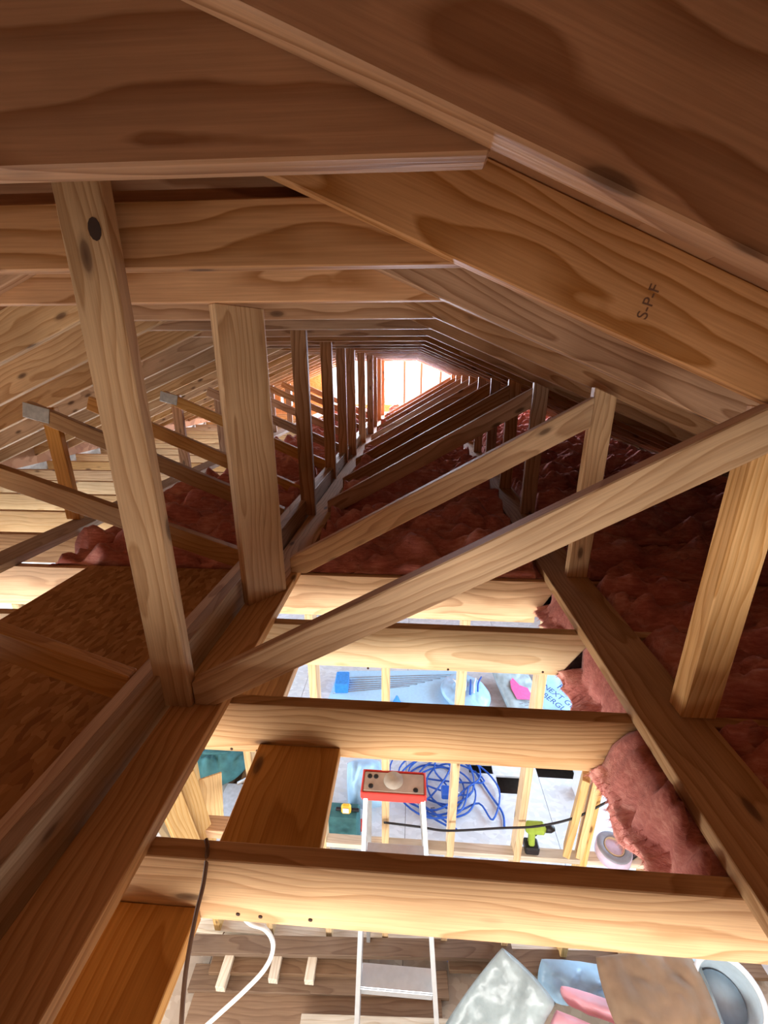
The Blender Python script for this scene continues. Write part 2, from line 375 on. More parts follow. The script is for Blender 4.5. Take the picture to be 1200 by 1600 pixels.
# lower floor: ground slab below, sub-floor sheets on top with a few sheets cut short
fl = struct(box('floor', (XL, YFR, F0-.35), (XRT, YB, F0-.25), 'dark_earth'))
hl = [(.88, 1.06), (1.25, 1.56), (.60, .82)]
def hole_y(px0, px1): return onZ(*px0, F0), onZ(*px1, F0)
holes = [hole_y((780, 1239), (815, 1214)), hole_y((837, 1214), (894, 1198)), hole_y((733, 1207), (768, 1195))]
for i, x0 in enumerate([XL+1.32*k for k in range(5)]):
    x1 = x0+1.32; y = YFR-.80
    while y < YB:
        y1 = min(y+2.44, YB)
        cut = [h for h in holes if x0 < (h[0].x+h[1].x)/2 < x1 and y < (h[0].y+h[1].y)/2 < y1]
        bm = bmesh.new(); xs = {x0, x1}; ys = {y, y1}
        for h in cut: xs |= {max(x0, min(h[0].x, h[1].x)), min(x1, max(h[0].x, h[1].x))}; ys |= {max(y, min(h[0].y, h[1].y)), min(y1, max(h[0].y, h[1].y))}
        xs = sorted(xs); ys = sorted(ys); c = Vector(((x0+x1)/2, (y+y1)/2, 0))
        for a in range(len(xs)-1):
            for q in range(len(ys)-1):
                mx_, my_ = (xs[a]+xs[a+1])/2, (ys[q]+ys[q+1])/2
                if any(min(h[0].x, h[1].x) < mx_ < max(h[0].x, h[1].x) and min(h[0].y, h[1].y) < my_ < max(h[0].y, h[1].y) for h in cut): continue
                g = bmesh.ops.create_cube(bm, size=1)['verts']
                e = .002
                ax0 = xs[a]+(e if a == 0 else 0); ax1 = xs[a+1]-(e if a == len(xs)-2 else 0)
                bmesh.ops.scale(bm, vec=(ax1-ax0, ys[q+1]-ys[q]-(.004 if len(ys) == 2 else 0), .02), verts=g)
                bmesh.ops.translate(bm, vec=((ax0+ax1)/2-c.x, my_-c.y, 0), verts=g)
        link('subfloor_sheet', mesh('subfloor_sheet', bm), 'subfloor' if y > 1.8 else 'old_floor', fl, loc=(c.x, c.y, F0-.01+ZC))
        y = y1

# stud partition of the storey below
PW = 1.86
pw = struct(empty('wall_partition', (-1.0, PW, F0)))
beam('top_plate', (XL, PW+.045, JB-.019), (.70, PW+.045, JB-.019), .089, .038, 'pine_pale', pw)
beam('top_plate', (XL, PW+.045, JB-.057), (.62, PW+.045, JB-.057), .089, .038, 'pine_pale', pw)
beam('bottom_plate', (XL, PW+.045, F0+.019), (1.9, PW+.045, F0+.019), .089, .038, 'plank_white', pw)
stx = [-3.75, -3.3, -2.9, -2.5, -2.1, -1.7, -1.32, -.93, -.51, -.115, .29, .70, 1.10, 1.5]
for x in stx:
    beam('stud', (x, PW+.045, F0+.038), (x, PW+.045, JB-.076), .042, .089, 'pine_pale', pw, up=(0, 1, 0))
for a, b_ in zip(stx[7:-1], stx[8:]):
    beam('blocking', (a+.021, PW+.03, -2.849), (b_-.021, PW+.03, -2.849), .06, .038, 'plank_white', pw)

# ------------------------------------------------------------------ joists
JY = [.145+.412*k for k in range(25)]; joists = []
for k, y in enumerate(JY):
    if y > 10: break
    mat = 'pine_pale' if k in (3, 6, 7, 8) else 'pine'
    o = beam('ceiling_joist', (XL+.02, y+.019, (JT+JB)/2), (XRT-.02, y+.019, (JT+JB)/2), .038, JT-JB, mat)
    joists.append(o)
    lab = ('pine ceiling joist just below the camera, nearer than the one with cables' if k == 0 else
           'pale pine ceiling joist crossing in front, brown cable hanging over it' if k == 1 else
           'pine ceiling joist with a wide plank butting its near face' if k == 2 else
           'pale pine ceiling joist just beyond the long diagonal brace' if k == 3 else
           'pine ceiling joist at the edge where the pink insulation begins' if k == 4 else
           f'pine ceiling joist, {ORD[k-5]} of those running under the pink insulation' if k < 24 else 'last pine ceiling joist by the gable')
    tag(o, lab, 'joist', 'ceiling joists of the attic floor')
for k in range(4):
    y = -.77-.412*k
    o = beam('ceiling_joist', (XL+.02, y+.019, (JT+JB)/2), (XRT-.02, y+.019, (JT+JB)/2), .038, JT-JB, 'pine')
    tag(o, f'pine ceiling joist behind the camera, {"first" if k == 0 else ORD[k]} back from the opening', 'joist', 'ceiling joists of the attic floor')
o = box('sheathing_sheet', (XL+.1, YFR+.13, JT), (XRT-.1, -.72, JT+.015), 'osb'); tag(o, 'unseen strand board added on the joists behind the camera to shade the near collar tie', 'sheet')  # unseen board added to keep the front daylight off the upper framing
# flat blocking planks between joists
for k, spots in ((1, ((372, 1428), (407, 1432), (485, 1437))), (2, ((318, 1170), (362, 1170), (402, 1173))), (3, ((575, 1044), (700, 1046), (848, 1050)))):
    for px_, py_ in spots:
        p = onY(px_, py_, JY[k]); lathe('nail_head', [(0, 0), (.0045, 0), (.0045, .002), (0, .0025)], p+Vector((0, .0005, 0)), 'knot_bark', joists[k], seg=10, axis=(0, -1, 0))
for (x0, x1, a, b_, lab) in ((-.66, -.425, 0, 1, 'wide amber plank laid flat at bottom left beside the brown cable'),
                             (-.44, -.195, 1, 2, 'wide amber plank laid flat between two joists, left of the ladder'),
                             (-.66, -.425, 2, 3, 'wide amber plank laid flat behind the foot of the long diagonal brace')):
    ya, yb = JY[a]+.038, JY[b_]
    if a == 0: ya = -.25
    o = beam('blocking_plank', ((x0+x1)/2, ya+.001, -1.085), ((x0+x1)/2, yb-.001, -1.085), x1-x0, .038, 'pine_amber')
    tag(o, lab, 'plank', 'flat planks between the joists')

# ------------------------------------------------------------------ plates on top of the joists
def depth_board(name, x0, x1, z0, z1, y0, y1, mat, lab, cat, group=None):
    o = beam(name, ((x0+x1)/2, y0, (z0+z1)/2), ((x0+x1)/2, y1, (z0+z1)/2), x1-x0, z1-z0, mat); return tag(o, lab, cat, group)
depth_board('flat_plate', -.655, -.514, JT, JT+.038, -.41, 9.9, 'pine', 'long flat board under the row of centre posts', 'board', 'long boards across the joists')
depth_board('upright_board', -.704, -.666, JT, -.78, -.4, 9.9, 'pine_grey', 'long board on edge beside the flat board, nearer the ladder', 'board', 'long boards across the joists')
depth_board('upright_board', -.742, -.704, JT, -.782, -.4, 9.9, 'pine', 'long board on edge touching the dark sheathing sheet', 'board', 'long boards across the joists')
depth_board('flat_plate', .623, .806, JT, JT+.038, -.4, 9.9, 'pine', 'long flat board on the right carrying the right-hand posts', 'board', 'long boards across the joists')
depth_board('flat_plate', -2.11, -1.955, JT, JT+.038, -.4, 9.9, 'pine_grey', 'long greyish flat board on the left carrying the left-hand posts', 'board', 'long boards across the joists')
# loose sheet on the left
o = box('sheathing_sheet', (-1.565, -.3, JT), (-.744, 1.80, JT+.015), 'osb')
tag(o, 'dark brown strand board sheet lying on the joists at left', 'sheet')

# ------------------------------------------------------------------ rafters and collar ties
RY = [.48+.458*k for k in range(21)]
for k, y in enumerate(RY):
    near = ORD[k]
    if k == 0: mr = 'pine_rafter'
    x0, x1 = RX+.019, 2.93
    o = beam('rafter', (x0, y+.019, zr(x0)+VD/2), (x1, y+.019, zr(x1)+VD/2), .038, RD, 'pine_rafter', bev=.003, cuts=(((x0, y, 0), (-1, 0, 0)),))
    tag(o, f'sloping roof rafter, {near} to the camera on the right slope' if k == 0 else f'sloping roof rafter, {near} from the camera on the right slope', 'rafter', 'rafters of the right roof slope')
    if k == 1: stamped = o
    x0, x1 = -4.25, RX-.019
    o = beam('rafter', (x0, y+.019, zl(x0)+VD/2), (x1, y+.019, zl(x1)+VD/2), .038, RD, 'pine_rafter' if k < 3 else 'pine', bev=.003, cuts=(((x1, y, 0), (1, 0, 0)),))
    tag(o, f'sloping roof rafter, {near} to the camera on the left slope' if k == 0 else f'sloping roof rafter, {near} from the camera on the left slope', 'rafter', 'rafters of the left roof slope')
    ch = .19 if k == 0 else .122
    zc = .205+ch/2; xe = (ZR+VD*.8-.205-ch)/SL
    o = beam('collar_tie', (2*RX-xe-.1, y+.057, zc), (xe+.1, y+.057, zc), .038, ch, 'pine_rafter',
             cuts=(((0, y, zr(0)+VD*.97), (SL, 0, 1)), ((2*RX, y, zr(0)+VD*.97), (-SL, 0, 1))), bev=.003)
    tag(o, f'horizontal collar tie, {near} {"to" if k == 0 else "from"} the camera under the ridge', 'collar tie', 'collar ties under the ridge')
    if k == 0: pass
o = beam('collar_tie', (-1.9, 1.034, .395), (.4, 1.034, .395), .038, .13, 'pine_rafter', cuts=(((0, 0, zr(0)+VD*.95), (SL, 0, 1)), ((2*RX, 0, zr(0)+VD*.95), (-SL, 0, 1))), bev=.003)
tag(o, 'upper collar tie showing above the second one from the camera', 'collar tie', 'collar ties under the ridge')
o = beam('ridge_board', (RX, YFR, zr(RX)+.05), (RX, YB, zr(RX)+.05), .038, .235, 'pine_rafter')
tag(o, 'ridge board running the length of the attic above the collar ties', 'ridge board')
# grade stamp printed across rafter two
Mst = Matrix((Vector((.28, 0, .96)), Vector((-.96, 0, .28)), Vector((0, -1, 0)))).transposed().to_4x4()
ps = onY(1014, 472, RY[1]-.0004); Mst.translation = ps+Vector((0, 0, ZC))
text('grade_stamp', 'S-P-F', .03, Mst, 'letter_brown', stamped)

# ------------------------------------------------------------------ centre posts
def post(y, x0, x1, z1, mat, lab, dy=.038, rotz=0, group='centre posts under the collar ties', cuts=()):
    c = Vector(((x0+x1)/2, y+dy/2, 0))
    up = (math.sin(-rotz), math.cos(rotz), 0)
    o = beam('post', (c.x, c.y, JT+.038), (c.x, c.y, z1), x1-x0, dy, mat, up=up, cuts=cuts, bev=.003)
    return tag(o, lab, 'post', group)
p1 = post(.905, -.686, -.59, .42, 'pine', 'nearest centre post, tall pale stud with a dark knot near its top')
# dark knot hole and a chip on the first post
def knot(px, py, Y, rx, rz, par):
    p = onY(px, py, Y); bm = bmesh.new(); N = 12
    vs_ = [bm.verts.new((rx*math.cos(2*math.pi*j/N)*(1+.25*noise.noise((j, 3, 1))), .0, rz*math.sin(2*math.pi*j/N)*(1+.3*noise.noise((j, 1, 5))))) for j in range(N)]
    vb = [bm.verts.new(v.co+Vector((0, .004, 0))) for v in vs_]
    bm.faces.new(vs_); bm.faces.new(vb[::-1])
    for j in range(N): bm.faces.new((vs_[j], vb[j], vb[(j+1) % N], vs_[(j+1) % N]))
    bmesh.ops.recalc_face_normals(bm, faces=bm.faces)
    return link('knot', mesh('knot', bm), 'knot_bark', par, loc=p+Vector((0, -.001, ZC)))
knot(148, 358, .905, .013, .02, p1)
post(1.50, -.68, -.50, .205, 'pine', 'second centre post, a broad twisted board reaching the third collar tie', dy=.04, rotz=math.radians(52))
for i, (y, x0, x1) in enumerate([(2.55, -.70, -.61), (3.52, -.735, -.645), (4.22, -.735, -.645), (4.62, -.70, -.61), (5.5, -.69, -.60), (6.3, -.66, -.57), (7.2, -.68, -.59), (8.15, -.68, -.59), (9.1, -.68, -.59)]):
    post(y, x0, x1, .23, 'pine_rafter', f'{ORD[i+2]} centre post from the camera, brown stud in the row' if i < 8 else 'last centre post before the gable opening')

# ------------------------------------------------------------------ right-hand posts and diagonals
RYS = [.955, 1.775, 2.67, 3.30, 4.1, 4.9, 5.7, 6.6, 7.5, 8.4]
for i, y in enumerate(RYS):
    x0 = (.735, .71, .715, .70)[i] if i < 4 else .71; x1 = x0+.089
    zt = zr(x0)
    o = post(y, x0, x1, zt+.02, 'pine' if i < 2 else 'pine_rafter', f'{ORD[i]} right-hand post {"to" if i == 0 else "from"} the camera, upright stud on the right board', dy=.06 if i == 0 else .038, group='right-hand posts',
         cuts=(((x0, y, zr(x0)-.002), (SL, 0, 1)),))
    yb = y-.002
    xb, zb = (-.588, -.862) if i == 0 else (-.545, -.866)
    xt, zt = (.86, -.035) if i == 0 else (.70+.02, -.14)
    p0 = Vector((xb, yb-.019, zb)); p1_ = Vector((xt, yb-.019, zt))
    d = (p1_-p0).normalized(); cuts = [((0, 0, JT+.038), (0, 0, -1)), ((xb-.0, 0, 0), (-1, 0, 0))]
    cuts.append(((xt-.02 if i else .83, 0, 0), (1, 0, 0)))
    cuts.append(((x0, y, zr(x0)-.003), (SL, 0, 1)))
    o = beam('diagonal_brace', p0-d*.08, p1_+d*.1, .038, .092 if i == 0 else .10, 'pine' if i < 2 else 'pine_rafter', cuts=cuts, bev=.003)
    tag(o, ('long diagonal brace nearest the camera, crossing from the near post to upper right', 'second diagonal brace behind the long one, rising to the right')[i] if i < 2 else f'{ORD[i]} diagonal brace from the camera rising to the right', 'brace', 'diagonal braces rising right')

# ------------------------------------------------------------------ left-hand posts and diagonals
LYS = [.93, 1.75, 2.37, 2.85, 3.75, 4.6, 5.5, 6.4, 7.3, 8.2]
for i, y in enumerate(LYS):
    x1 = -2.06; x0 = x1-.089
    if i != 0:
        o = post(y+.002, x0, x1, -.20, 'pine_amber' if i < 4 else 'pine_rafter', f'{ORD[i]} left-hand post from the camera, short stud under the left rafters', group='left-hand posts', cuts=(((x1, y, zl(x1)-.01), (-SL, 0, 1)),)) if i != 1 else None
    p0 = Vector((-.72, y-.019, -.83)); p1_ = Vector((-2.12, y-.019, -.235))
    if i == 0: p0 = Vector((-.70, y-.019, -.845)); p1_ = Vector((-2.1, y-.019, -.31))
    if i == 1: p1_ = Vector((-2.2, y-.019, -.31))
    d = (p1_-p0).normalized()
    o = beam('diagonal_brace', p0-d*.05, p1_+d*.08, .038, .092, 'pine_amber' if i < 5 else 'pine_rafter', cuts=(((-.745, 0, 0), (1, 0, 0)), ((-2.215, 0, 0), (-1, 0, 0)), ((0, 0, JT+.016), (0, 0, -1)), ((-2.1, y, zl(-2.1)-.004), (-SL, 0, 1))), bev=.003)
    tag(o, ('near diagonal brace at left edge, dropping to the dark sheet', 'second left diagonal brace, dropping behind the near post')[i] if i < 2 else f'{ORD[i]} diagonal brace from the camera rising to the left', 'brace', 'diagonal braces rising left')
    if i in (2, 4):
        c = Vector((-2.14, y-.0405, -.225))
        beam('gusset_plate', (c.x-.07, c.y, c.z+.02), (c.x+.08, c.y, c.z-.02), .003, .085, 'galvanised', o)

# ------------------------------------------------------------------ pink insulation
PLATES = ((.6, .83), (-.765, -.49), (-2.13, -1.93))
def batt(x0, x1, y0, y1, zt, lab, seed, lip=0, torn=0, droop=0, thick=.13, nx=None, torn_right=0, end=False):
    dx = .018; nx = max(8, int((x1-x0)/dx)); ny = max(8, int((y1-y0)/dx))
    bm = bmesh.new(); top = []; bot = []; mid = {}
    for i in range(nx+1):
        ta = []; ba = []
        for j in range(ny+1):
            u = i/nx; v = j/ny
            x = x0+(x1-x0)*u; y = y0+(y1-y0)*v; s = (x-x0)
            q = Vector((x*3.0+seed*3.1, y*8.5+.5*noise.noise((x*2, y*2, seed)), seed*.77))
            f = abs(noise.noise(q))*1.2+.55*abs(noise.noise(q*2.1+Vector((5, 2, 1))))+.28*abs(noise.noise(q*4.7))
            e = max(0, 1-abs(2*v-1)**6); ez = max(0, min(1, s/.06))*max(0, min(1, (x1-x)/.06))
            z = zt-.045+(.01+.18*f)*(.35+.65*e)
            if any(a_ < x < b2_ for a_, b2_ in PLATES): z = min(z, JT-.004)
            z = min(z, zr(x)-.012, zl(x)-.012); yb_ = y
            if lip: y = y0-lip+(y1-y0+2*lip)*v
            if lip and j in (0, ny): z = JT+.004
            zb = zt-thick+.02*noise.noise(Vector((x*9, y*9, seed)))
            if torn and s < .3:
                k = (1-s/.3); jag = noise.noise(Vector((y*14, seed, 2)))*.10+noise.noise(Vector((y*45, seed, 7)))*.045
                x += jag*k*torn; z -= droop*k*k*(.5+v*.8); zb -= droop*k*k*(.9+v*.8)
                z += .05*k*noise.noise(Vector((y*22, s*6, seed)))
                y += .03*k*noise.noise(Vector((s*10, y*9, seed+4)))
            if torn_right and x1-x < .3:
                k = 1-(x1-x)/.3; x += k*(noise.noise(Vector((y*12, seed, 9)))*.2+noise.noise(Vector((y*40, seed, 3)))*.05)
            zz = zb+(z-zb)*(.25+.75*(ez**.5)) if not (lip and j in (0, ny)) else z
            ta.append(bm.verts.new((x, y, zz))); ba.append(bm.verts.new((x, yb_ if lip else y, zb)))
        top.append(ta); bot.append(ba)
    for i in range(nx):
        for j in range(ny):
            bm.faces.new((top[i][j], top[i+1][j], top[i+1][j+1], top[i][j+1]))
            bm.faces.new((bot[i][j], bot[i][j+1], bot[i+1][j+1], bot[i+1][j]))
        for j in (0, ny):
            if lip:
                if i == 0: mid[j] = [bm.verts.new((top[a_][j].co.x, bot[a_][j].co.y, JT+.002)) for a_ in range(nx+1)]
                bm.faces.new((top[i][j], mid[j][i], mid[j][i+1], top[i+1][j])); bm.faces.new((mid[j][i], bot[i][j], bot[i+1][j], mid[j][i+1]))
            else: bm.faces.new((top[i][j], bot[i][j], bot[i+1][j], top[i+1][j]))
    for i in ((nx,) if end else (0, nx)):
        for j in range(ny):
            bm.faces.new((top[i][j], top[i][j+1], bot[i][j+1], bot[i][j]))
    fib = []
    if end:
        NZ = 18; rows = []
        def bulge(y, t):
            q = Vector((y*16+seed, t*1.1+y*3, seed*1.3)); r_ = 1-abs(noise.noise(q))*1.6
            q2 = Vector((y*60+seed, t*2.5, seed*.3)); r2_ = noise.noise(q2)
            q3 = Vector((y*5+seed*2, t*1.5, 3.3))
            return .035*r_+.012*r2_+.05*noise.noise(q3)
        for r in range(NZ+1):
            t = r/NZ; row = []
            for j in range(ny+1):
                a = top[0][j].co.copy(); b_ = bot[0][j].co.copy()
                row.append((a.lerp(b_, t), t))
            rows.append(row)
        new = []
        for r, row in enumerate(rows):
            nr = []
            for j, (p, t) in enumerate(row):
                p = p.copy(); p.x += .06*(1-t)-bulge(p.y, t)-.02; p.z -= .03*noise.noise(Vector((p.y*9, t, seed)))*t
                if r == 0: v_ = top[0][j]; v_.co = p
                elif r == NZ: v_ = bot[0][j]; v_.co = p
                else: v_ = bm.verts.new(p)
                nr.append(v_)
            new.append(nr)
        for r in range(NZ):
            for j in range(ny): bm.faces.new((new[r][j], new[r][j+1], new[r+1][j+1], new[r+1][j]))
        rr = random.Random(seed)
        for _ in range(1100):
            r = rr.randint(0, NZ); j = rr.randint(0, ny); fib.append(new[r][j].co.copy())
    bmesh.ops.recalc_face_normals(bm, faces=bm.faces)
    c = Vector(((x0+x1)/2, (y0+y1)/2, zt-thick))
    bmesh.ops.translate(bm, vec=-c, verts=bm.verts)
    o = link('insulation_batt', mesh('insulation_batt', bm, True), 'wool', loc=c+Vector((0, 0, ZC)))
    if fib:
        b2 = bmesh.new()
        for p in fib:
            d = Vector((-1+rr.gauss(0, .5), rr.gauss(-.3, .4), rr.gauss(-.5, .8))).normalized(); l_ = rr.uniform(.006, .026)
            sd = Vector((rr.gauss(0, 1), rr.gauss(0, 1), rr.gauss(0, 1))).normalized()*.0007
            p = p-c; b2.faces.new([b2.verts.new(p-sd), b2.verts.new(p+sd), b2.verts.new(p+d*l_)])
        fo = link('loose_fibres', mesh('loose_fibres', b2), 'wool', o, loc=c+Vector((0, 0, ZC))); fo['kind'] = 'stuff'
    return tag(o, lab, 'insulation', 'pink insulation batts between the joists')
# torn ends hanging beside the opening, right of the ladder
batt(.56, 2.55, JY[1]+.042, JY[2]-.004, JT-.005, 'torn pink insulation batt end facing the opening, the lower of two', 11, thick=.19, end=True)
batt(.63, 2.55, JY[2]+.042, JY[3]-.004, JT-.005, 'torn pink insulation batt end facing the opening, the upper of two', 12, thick=.19, end=True)
batt(.64, 2.55, JY[3]+.042, JY[4]-.004, JT-.005, 'pink insulation batt in the bay behind the upper torn end', 13, end=True)
batt(.80, 2.55, JY[0]+.042, JY[1]-.004, JT-.005, 'pink insulation batt in the corner at lower right', 14, end=True)
for k in range(4, 23):
    y0, y1 = JY[k]+.040, JY[k+1]-.002
    left = -1.75+.25*noise.noise((k*.9, 2, 0)) if k < 8 else -1.6+.4*noise.noise((k*.7, 5, 0))
    zt = JT+(.045 if k > 4 else .02)
    if k in (12, 13):
        batt(.9, 2.55, y0, y1, zt, f'short pink insulation batt on the right, {ORD[k-4]} row beyond the opening', k, torn=.8, lip=.018)
        batt(left, -.8, y0, y1, zt, f'short pink insulation batt on the left, {ORD[k-4]} row beyond the opening', k+40, torn=.8, lip=.018)
    else:
        batt(left, 2.55, y0, y1, zt, f'pink insulation batt across the attic, {"first" if k == 4 else ORD[k-4]} row beyond the opening', k, torn=1, lip=.018)
# batts lying on top behind the loose sheet
# ------------------------------------------------------------------ cables close to the camera
P = [onZ(322, 1312, JT+.006)]
P += [onY(324, 1330, .57), onY(318, 1380, .535), onY(306, 1430, .50), onY(293, 1500, .455), onY(287, 1550, .425), onY(283, 1610, .39), onY(281, 1680, .36)]
tag(tube('brown_cable', P, .0042, 'brown_cable'), 'thin brown cable hanging over the front joist at left', 'cable')
P = [onY(360, 1405, .61), onY(388, 1440, .612), onY(415, 1452, .62), onY(427, 1478, .63), onY(415, 1512, .63), onY(380, 1550, .62), onY(325, 1600, .60), onY(270, 1650, .58)]
tag(tube('white_cable', P, .0055, 'white_cable'), 'white sheathed cable looping below the front joist', 'cable')
# ------------------------------------------------------------------ step ladder
lad = empty('step_ladder', (-.03, 1.4, F0)); tag(lad, 'aluminium step ladder with a red-edged top cap below the joists', 'ladder')
def lad_pt(t, side):      # t 0 at the cap, 1 at the feet
    x = (-.215-.02*t) if side < 0 else (.10+.145*t)
    return Vector((x, 1.755-.70*t, -2.235+(F0+.01+2.235)*t))
for s in (-1, 1):
    beam('rail', lad_pt(0, s), lad_pt(1, s), .026, .07, 'aluminium', lad, up=(0, -1, .4))
    q0 = Vector((-.20 if s < 0 else .085, 1.80, -2.24)); q1 = Vector((-.23 if s < 0 else .22, 1.84, F0+.01)); q1.y = 1.835
    beam('rear_rail', q0, q1, .025, .03, 'aluminium', lad, up=(0, -1, 0))
    beam('foot', lad_pt(.985, s), lad_pt(1, s)+Vector((0, -.01, 0)), .034, .08, 'black_rubber', lad, up=(0, -1, .4))
for t in (.20, .38, .56, .745, .90):
    a, b_ = lad_pt(t, -1), lad_pt(t, 1)
    st = beam('step', a+Vector((.012, .03, 0)), b_+Vector((-.012, .03, 0)), .10, .014, 'aluminium', lad)
    beam('step_lip', a+Vector((.012, -.022, -.022)), b_+Vector((-.012, -.022, -.022)), .006, .045, 'aluminium', st)
for t in (.4, .7): beam('cross_bar', Vector((-.21, 1.82, -2.24-t*1.6)), Vector((.19, 1.82, -2.24-t*1.6)), .012, .03, 'aluminium', lad)
cap = beam('top_cap', (-.232, 1.79, -2.215), (.108, 1.79, -2.215), .125, .03, 'clear_cap', lad, bev=.006)
beam('cap_edge', (-.236, 1.722, -2.228), (.112, 1.722, -2.228), .014, .055, 'red_plastic', cap, bev=.004)
beam('cap_edge', (-.236, 1.862, -2.22), (.112, 1.862, -2.22), .012, .036, 'red_plastic', cap, bev=.004)
for x in (-.238, .114): beam('cap_edge', (x, 1.718, -2.222), (x, 1.866, -2.222), .012, .045, 'red_plastic', cap, bev=.004)
lathe('cap_disc', [(.0, .0), (.05, .0), (.055, .003), (.055, .006), (.0, .006)], (-.065, 1.80, -2.2005), 'cap_grey', cap)
for x, y in ((-.19, 1.76), (.06, 1.75), (-.20, 1.82), (-.165, 1.82)):
    lathe('tool_hole', [(.0, .0), (.014, .0), (.014, .003), (.0, .003)], (x, y, -2.2005), 'black_rubber', cap, seg=16)

# ------------------------------------------------------------------ hoses, cords
hc = onZ(690, 1238, F0)
pts = []
rnd = random.Random(3)
for i in range(9):
    cx = hc.x+rnd.uniform(-.16, .22); cy = hc.y+rnd.uniform(-.18, .2); r = rnd.uniform(.2, .40); ph = rnd.uniform(0, 6.28)
    for j in range(7):
        a = ph+j*2*math.pi/7
        pts.append((cx+r*1.05*math.cos(a), cy+r*math.sin(a)*.95, F0+.012+.010*i+.01*rnd.random()))
tag(tube('air_hose', pts, .0085, 'blue_hose', seg=6, sub=5), 'tangled coil of blue air hose on the floor behind the ladder', 'hose')
hp = onZ(698, 1238, F0+.14); 
cp = empty('hose_reel_block', (hp.x, hp.y, hp.z-.02))
tag(cp, 'small dark blue fitting lying on the blue hose coil', 'fitting')
beam('body', hp+Vector((-.05, 0, 0)), hp+Vector((.05, 0, 0)), .10, .07, 'blue_hose', cp, bev=.01)
lathe('nozzle', [(.0, 0), (.016, 0), (.016, .05), (.010, .07), (.0, .07)], hp+Vector((.05, 0, 0)), 'steel', cp, seg=14, axis=(1, 0, 0))
P = [onY(655, 1292, 1.80), onY(700, 1298, 1.80), onY(780, 1294, 1.81), onY(840, 1291, 1.82), onY(900, 1277, 1.83), onY(955, 1250, 1.84), onY(1000, 1235, 1.85)]
P = [onY(600, 1285, 1.84), *P]
tag(tube('black_cord', P, .006, 'black_rubber'), 'black power cord strung past the studs right of the ladder', 'cord')
P = [onZ(*q, F0+.02) for q in ((742, 1205), (765, 1240), (785, 1270), (788, 1292))]
tag(tube('dark_hose', P, .010, 'blue_hose'), 'single dark hose end trailing right from the blue coil', 'hose')
for (q, lab) in ((((735, 1490), (705, 1505), (690, 1480), (680, 1462)), 'dark blue cord beside the ladder foot'), (((800, 1470), (830, 1490), (862, 1490), (872, 1478)), 'thin red wire lying by the wooden studs')):
    P = [onZ(*a, F0+.02) for a in q]
    tag(tube('loose_cord', P, .007 if 'blue' in lab else .004, 'blue_hose' if 'blue' in lab else 'red_plastic'), lab, 'cord')
P = [onZ(*q, F0+.03) for q in ((362, 1440), (345, 1470), (352, 1520), (360, 1560), (362, 1600))]
tag(tube('thin_wire', P, .004, 'brown_cable'), 'thin tan wire dangling over the lumber at lower left', 'wire')

# ------------------------------------------------------------------ cordless drill on the blocking
dz = -2.83; dp = onY(832, 1322, PW+.02); dx = dp.x
dr = empty('cordless_drill', (dx+.0, PW+.04, dz)); tag(dr, 'lime green cordless drill standing on the wall blocking', 'drill')
beam('battery', (dx-.04, PW+.045, dz+.028), (dx+.045, PW+.045, dz+.028), .075, .055, 'black_rubber', dr, bev=.008)
beam('grip', (dx, PW+.045, dz+.05), (dx-.008, PW+.045, dz+.17), .036, .042, 'lime', dr, up=(0, 1, 0), bev=.008)
bd = beam('body', (dx-.05, PW+.045, dz+.19), (dx+.07, PW+.045, dz+.19), .062, .066, 'lime', dr, bev=.016)
lathe('chuck', [(0, 0), (.024, 0), (.024, .03), (.012, .055), (0, .055)], (dx+.07, PW+.045, dz+.19), 'black_rubber', dr, seg=16, axis=(1, 0, 0))
beam('trigger', (dx+.014, PW+.045, dz+.125), (dx+.028, PW+.045, dz+.15), .014, .012, 'black_rubber', dr)
# ------------------------------------------------------------------ tape roll on the blocking
tp = onY(962, 1325, PW+.03); tr = empty('tape_roll', (tp.x, PW+.04, -2.83)); tag(tr, 'thick roll of grey tape with a lilac side on the blocking', 'tape roll')
lathe('side_wrap', [(.095, 0), (.101, .004), (.101, .062), (.095, .066)], (tp.x, PW+.045, -2.83), 'lilac', tr, closed=False)
lathe('roll', [(.056, .0), (.096, .0), (.096, .07), (.091, .075), (.061, .075), (.056, .07)], (tp.x, PW+.045, -2.83), 'grey_tape', tr, closed=True)
lathe('core', [(.050, 0), (.056, 0), (.056, .077), (.050, .077)], (tp.x, PW+.045, -2.83), 'cardboard', tr, closed=True)
q = onY(998, 1312, PW+.03)
o = beam('small_clip', (q.x-.02, PW+.03, -2.824), (q.x+.03, PW+.06, -2.824), .03, .012, 'black_rubber', bev=.004); tag(o, 'small black clip on the blocking right of the tape roll', 'clip')
# leaning offcuts by the wall
for (a, b_, lab) in (((885, 1330), (916, 1212), 'pale short board leaning in the stud wall left of the tape roll'), ((905, 1332), (935, 1205), 'second pale board leaning in the stud wall beside the tape roll')):
    pa = onY(*a, PW-.02); pb = onY(*b_, PW+.0); pa.z = max(pa.z, -2.83)
    o = beam('leaning_board', pa, pb, .038, .089, 'pine_pale', up=(.4, 1, 0)); tag(o, lab, 'board', 'leaning boards')

